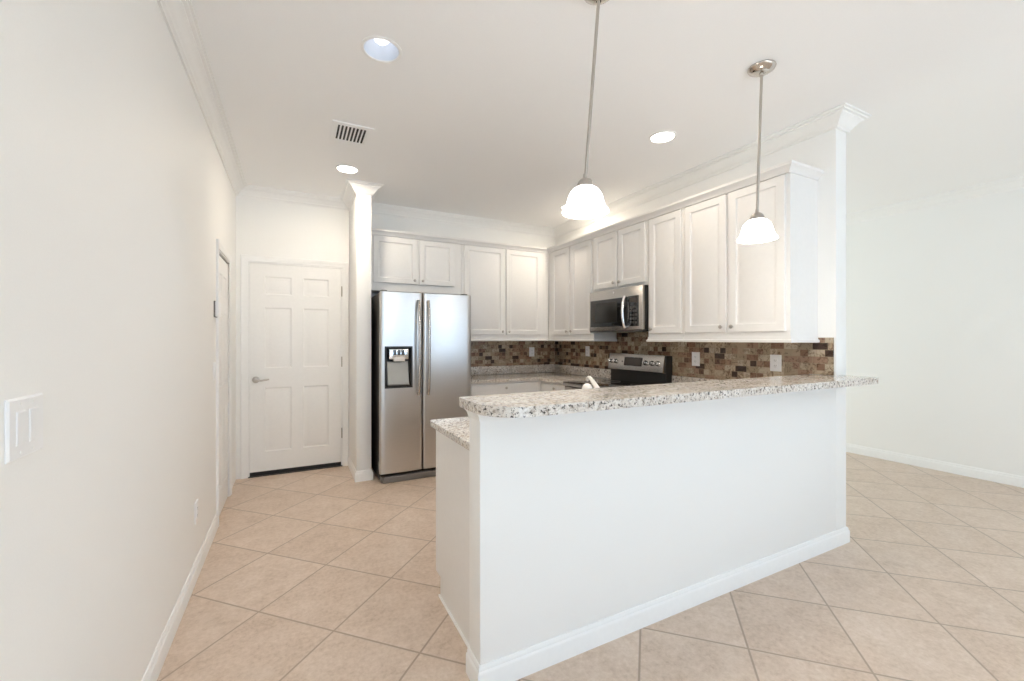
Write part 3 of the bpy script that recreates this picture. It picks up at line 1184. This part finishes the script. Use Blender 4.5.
# dispenser: black bezel, recess, control head, paddle, tray
x0, x1, z0, z1 = DH
fq = _F('-Y', FY)
b = B()
loops(b, fq, [(x0, x1, z0, z1, -0.004), (x0 - 0.004, x1 + 0.004, z0 - 0.004, z1 + 0.004, 0.0005), (x0 - 0.004, x1 + 0.004, z0 - 0.004, z1 + 0.004, 0.004), (x0 + 0.012, x1 - 0.012, z0 + 0.012, z1 - 0.012, 0.005),
              (x0 + 0.018, x1 - 0.018, z0 + 0.018, z1 - 0.018, -0.004), (x0 + 0.022, x1 - 0.022, z0 + 0.022, z1 - 0.022, -0.060)], False)
dd = link('dispenser', b, 'black', fd)
b = box(B(), x0 + 0.034, x1 - 0.034, FY - 0.010, FY + 0.050, 1.128, 1.222, 0.006)
link('dispenser_head', b, 'chrome', dd)
b = B()
for k in range(3):
    cx = x0 + 0.085 + k * 0.0365
    box(b, cx - 0.015, cx + 0.015, FY - 0.0125, FY - 0.009, 1.165, 1.214, 0.001)
link('control_buttons', b, 'dispenser_blue', dd)
b = box(B(), x0 + 0.075, x1 - 0.070, FY - 0.016, FY + 0.03, 1.108, 1.148, 0.004)
link('ice_chute', b, 'faucet', dd)
b = B()
vs = [(x0 + 0.026, 0.897), (x1 - 0.026, 0.897), (x1 - 0.026, 1.105), (x0 + 0.026, 1.105)]
A = [b.verts.new((p, FY + 0.012 + (0.036 if q > 1 else 0), q)) for p, q in vs]
C = [b.verts.new((p, FY + 0.056, q)) for p, q in vs]
b.faces.new(A)
b.faces.new(C)
for j in range(4):
    b.faces.new((A[j], A[(j + 1) % 4], C[(j + 1) % 4], C[j]))
link('paddle', b, 'dispenser_grey', dd)
b = box(B(), x0 + 0.024, x1 - 0.024, FY - 0.004, FY + 0.055, 0.888, 0.896)
link('drip_tray', b, 'grille', dd)
# kick grille, hinge covers, roller
b = B()
pts = [(FX0 + 0.010, 3.985), (FX0 + 0.030, 3.945), (FX1 - 0.030, 3.945), (FX1 - 0.010, 3.985), (FX1 - 0.010, 4.020), (FX0 + 0.010, 4.020)]
prism(b, pts, 0.004, 0.060, 0.004)
link('kick_grille', b, 'grille', t)
for x_ in (FX0 + 0.035, FX1 - 0.06):
    b = box(B(), x_ - 0.022, x_ + 0.030, 3.975, 4.06, 1.7485, 1.762, 0.005)
    link('hinge_cover', b, 'grille', t)
b = box(B(), FX0 - 0.004, FX0 + 0.0035, 4.028, 4.040, 0.110, 0.185, 0.001)
link('lower_hinge', b, 'dispenser_grey', t)

# ------------------------------------------------------------------ microwave over the range
MY0, MY1, MX, MZ0, MZ1 = 2.760, 3.508, 2.690, 1.386, 1.786
fm = _F('-X', MX)
t = thing('microwave', 'stainless over-the-range microwave with a dark glass door', 'microwave', (2.87, 3.134, MZ0))
b = box(B(), MX + 0.030, RX - 0.010, MY0, MY1, MZ0, MZ1, 0.002)
link('microwave_body', b, 'black', t)
b = box(B(), MX + 0.002, MX + 0.0295, MY0 + 0.001, MY1, MZ0 + 0.012, MZ1, 0.003)
link('front_frame', b, 'steel_y', t)
b = B()
u0, u1 = -MY1 + 0.024, -MY0 - 0.180
r = (u0, u1 - 0.004, 1.432, 1.696)
loops(b, fm, [inset(r, 0, -0.0018), inset(r, 0, 0.003), inset(r, 0.004, 0.005), inset(r, 0.010, 0.005)])
md = link('door', b, 'glass', t)
b = B()
r = (u0 + 0.036, u1 - 0.140, 1.470, 1.664)
loops(b, fm, [inset(r, 0, 0.0048), inset(r, 0, 0.0056), inset(r, 0.002, 0.0060)])
link('door_window', b, 'tint', md)
b = B()
hp = []
for k in range(13):
    q = k / 12
    hp.append(fm(u1 - 0.026, 1.418 + 0.284 * q, 0.012 + 0.030 * math.sin(math.pi * q) ** 0.6))
tube(b, hp, 0.0135, 12)
for z_ in (1.424, 1.696):
    p = fm(u1 - 0.026, z_, 0.0)
    box(b, p.x - 0.016, p.x - 0.0005, p.y - 0.008, p.y + 0.008, z_ - 0.008, z_ + 0.008, 0.002)
link('handle', b, 'chrome', md)
b = B()
r = (u1 + 0.006, -MY0 - 0.050, 1.428, 1.700)
loops(b, fm, [inset(r, 0, -0.0018), inset(r, 0, 0.003), inset(r, 0.003, 0.0045)])
cpn = link('control_panel', b, 'glass', t)
b = B()
r = (u1 + 0.020, -MY0 - 0.062, 1.640, 1.682)
loops(b, fm, [inset(r, 0, 0.0044), inset(r, 0, 0.0049)])
link('display', b, 'display', cpn)
b = B()
for i in range(3):
    for j in range(5):
        uu_, vv_ = u1 + 0.028 + i * 0.032, 1.452 + j * 0.034
        loops(b, fm, [(uu_, uu_ + 0.024, vv_, vv_ + 0.020, 0.0044), (uu_, uu_ + 0.024, vv_, vv_ + 0.020, 0.0050)])
link('keypad', b, 'charcoal', cpn)
b = lathe(B(), [(0.009, -0.0021), (0.009, 0.0005), (0, 0.0009)], fm(-3.134, 1.752, 0), 20, axis='-X')
link('badge', b, 'chrome', t)
b = box(B(), MX + 0.006, MX + 0.0295, MY0 + 0.004, MY1 - 0.004, MZ0 - 0.006, MZ0 + 0.011, 0.001)
link('lower_vent', b, 'charcoal', t)

# ------------------------------------------------------------------ range
GY0, GY1 = 2.757, 3.511
t = thing('kitchen_range', 'freestanding black glass-top range with a stainless back control panel', 'range', (2.74, 3.134, 0))
b = box(B(), 2.430, RX - 0.012, GY0, GY1, 0.02, 0.878, 0.003)
link('range_body', b, 'charcoal', t)
for y_ in (GY0 + 0.05, GY1 - 0.05):
    b = lathe(B(), [(0.02, 0), (0.02, 0.0195)], (2.50, y_, 0), 16)
    link('foot', b, 'black', t)
b = box(B(), 2.378, 2.965, GY0 + 0.001, GY1 - 0.001, 0.8785, 0.893, 0.004)
ct = link('cooktop', b, 'glass', t)
for cx, cy, r_ in ((2.55, 2.94, 0.105), (2.55, 3.33, 0.085), (2.82, 2.94, 0.075), (2.82, 3.33, 0.095)):
    b = lathe(B(), [(r_ - 0.003, 0.0), (r_, 0.0), (r_, 0.0006), (r_ - 0.003, 0.0006), (r_ - 0.003, 0.0)], (cx, cy, 0.893), 40, cap=False)
    link('burner_ring', b, 'grille', ct)
b = box(B(), 2.366, 2.3775, GY0 + 0.001, GY1 - 0.001, 0.858, 0.892, 0.003)
link('cooktop_edge', b, 'steel_y', ct)
# oven door
b = box(B(), 2.385, 2.429, GY0 + 0.004, GY1 - 0.004, 0.235, 0.850, 0.006)
od = link('oven_door', b, 'steel_y', t)
b = box(B(), 2.381, 2.3845, GY0 + 0.10, GY1 - 0.10, 0.36, 0.68, 0.001)
link('oven_window', b, 'glass', od)
b = tube(B(), [(2.345, GY0 + 0.05, 0.79), (2.345, GY1 - 0.05, 0.79)], 0.012, 14)
for y_ in (GY0 + 0.07, GY1 - 0.07):
    box(b, 2.345, 2.386, y_ - 0.01, y_ + 0.01, 0.782, 0.798, 0.002)
link('handle', b, 'chrome', od)
b = box(B(), 2.385, 2.429, GY0 + 0.004, GY1 - 0.004, 0.06, 0.225, 0.006)
link('storage_drawer', b, 'steel_y', t)
# back guard: black riser, slanted stainless panel
b = B()


def xz_prism(bm, sec, y0, y1):
    A = [bm.verts.new((p, y0, q)) for p, q in sec]
    C = [bm.verts.new((p, y1, q)) for p, q in sec]
    bm.faces.new(A)
    bm.faces.new(C)
    for j in range(len(sec)):
        bm.faces.new((A[j], A[(j + 1) % len(sec)], C[(j + 1) % len(sec)], C[j]))
    return bm


xz_prism(b, [(2.975, 0.880), (RX - 0.012, 0.880), (RX - 0.012, 1.160), (2.975, 1.160), (2.958, 1.010), (2.975, 1.004)], GY0 + 0.001, GY1 - 0.001)
bg = link('back_guard', b, 'black', t)
PX0, PX1, PZ0, PZ1 = 2.934, 2.962, 1.004, 1.168
b = xz_prism(B(), [(PX0, PZ0 + 0.006), (PX0 + 0.004, PZ0), (2.9745, PZ0), (2.9745, PZ1), (PX1 + 0.004, PZ1), (PX1, PZ1 - 0.006)], GY0 + 0.010, GY1 - 0.002)
bmesh.ops.recalc_face_normals(b, faces=b.faces)
panel = link('control_panel', b, 'steel_y', t)
sl = (PX1 - PX0) / (PZ1 - PZ0)
tilt = math.atan(sl)


def on_panel(y_, z_, w_):
    return Vector((PX0 + sl * (z_ - PZ0) - w_ * math.cos(tilt), y_, z_ + w_ * math.sin(tilt)))


def panel_plate(y0, y1, z0_, z1_, w0, w1, bm):
    A = [bm.verts.new(on_panel(p, q, w0)) for p, q in ((y0, z0_), (y1, z0_), (y1, z1_), (y0, z1_))]
    C = [bm.verts.new(on_panel(p, q, w1)) for p, q in ((y0, z0_), (y1, z0_), (y1, z1_), (y0, z1_))]
    bm.faces.new(A)
    bm.faces.new(C)
    for j in range(4):
        bm.faces.new((A[j], A[(j + 1) % 4], C[(j + 1) % 4], C[j]))


b = B()
panel_plate(3.035, 3.275, 1.052, 1.134, 0.0004, 0.003, b)
link('display', b, 'display', panel)
b = B()
panel_plate(3.300, 3.312, 1.082, 1.096, 0.0004, 0.0025, b)
link('indicator', b, 'slot', panel)
for y_ in (3.475, 3.405, 2.985, 2.905, 2.832):
    b = lathe(B(), [(0.024, 0.0004), (0.024, 0.006), (0.0205, 0.010), (0.019, 0.026), (0.0165, 0.030), (0, 0.031)], (0, 0, 0), 24, axis='-X')
    bmesh.ops.rotate(b, verts=b.verts, cent=(0, 0, 0), matrix=Matrix.Rotation(-tilt, 3, 'Y') if False else Matrix.Rotation(tilt, 3, 'Y'))
    bmesh.ops.translate(b, verts=b.verts, vec=on_panel(y_, 1.088, 0))
    k_ = link('knob', b, 'chrome', panel)

# ------------------------------------------------------------------ faucet on the peninsula worktop
FCX, FCY = 1.368, 1.688
t = thing('kitchen_faucet', 'pale kitchen faucet with a short raised spout just showing over the bar', 'faucet', (FCX, FCY, CZ))
b = lathe(B(), [(0.030, 0.0004), (0.030, 0.006), (0.024, 0.012), (0.019, 0.03), (0.018, 0.13), (0.016, 0.16), (0.010, 0.172), (0.0, 0.175)], (FCX, FCY, CZ), 24)
link('faucet_body', b, 'faucet', t)
b = tube(B(), [(FCX, FCY, 1.030), (FCX + 0.006, FCY + 0.030, 1.052), (FCX + 0.016, FCY + 0.075, 1.082), (FCX + 0.026, FCY + 0.115, 1.102), (FCX + 0.032, FCY + 0.140, 1.108), (FCX + 0.035, FCY + 0.155, 1.103), (FCX + 0.036, FCY + 0.162, 1.088)],
         [0.0165, 0.0155, 0.0125, 0.0105, 0.0095, 0.009, 0.0085], 16)
link('spout', b, 'faucet', t)
hx, hy = 1.276, 1.680
b = lathe(B(), [(0.024, 0.0004), (0.024, 0.008), (0.013, 0.014), (0.013, 0.155), (0.022, 0.163), (0.0265, 0.178), (0.0255, 0.192), (0.019, 0.204), (0.010, 0.210), (0, 0.2115)], (hx, hy, CZ), 24)
tag(link('soap_dispenser', b, 'faucet'), 'small round-topped dispenser beside the faucet behind the bar', 'soap dispenser')

# ------------------------------------------------------------------ outlets on the tiles
fts = _F('-X', RX - ST)
ftb = _F('-Y', DY - ST)
plate_thing('wall_outlet', 'white outlet on the back tiles between refrigerator and corner', 'outlet', ftb, 2.700, 1.150, 0.075, 0.118, 'outlet', 'tile outlets')
plate_thing('wall_outlet', 'white outlet on the tiles between the corner and the range', 'outlet', fts, -4.010, 1.172, 0.075, 0.118, 'outlet', 'tile outlets')
plate_thing('wall_outlet', 'white outlet on the tiles just past the range', 'outlet', fts, -2.508, 1.143, 0.078, 0.118, 'outlet', 'tile outlets')
plate_thing('wall_outlet', 'white outlet on the tiles nearest the open end of the bar', 'outlet', fts, -1.832, 1.142, 0.080, 0.118, 'outlet', 'tile outlets')
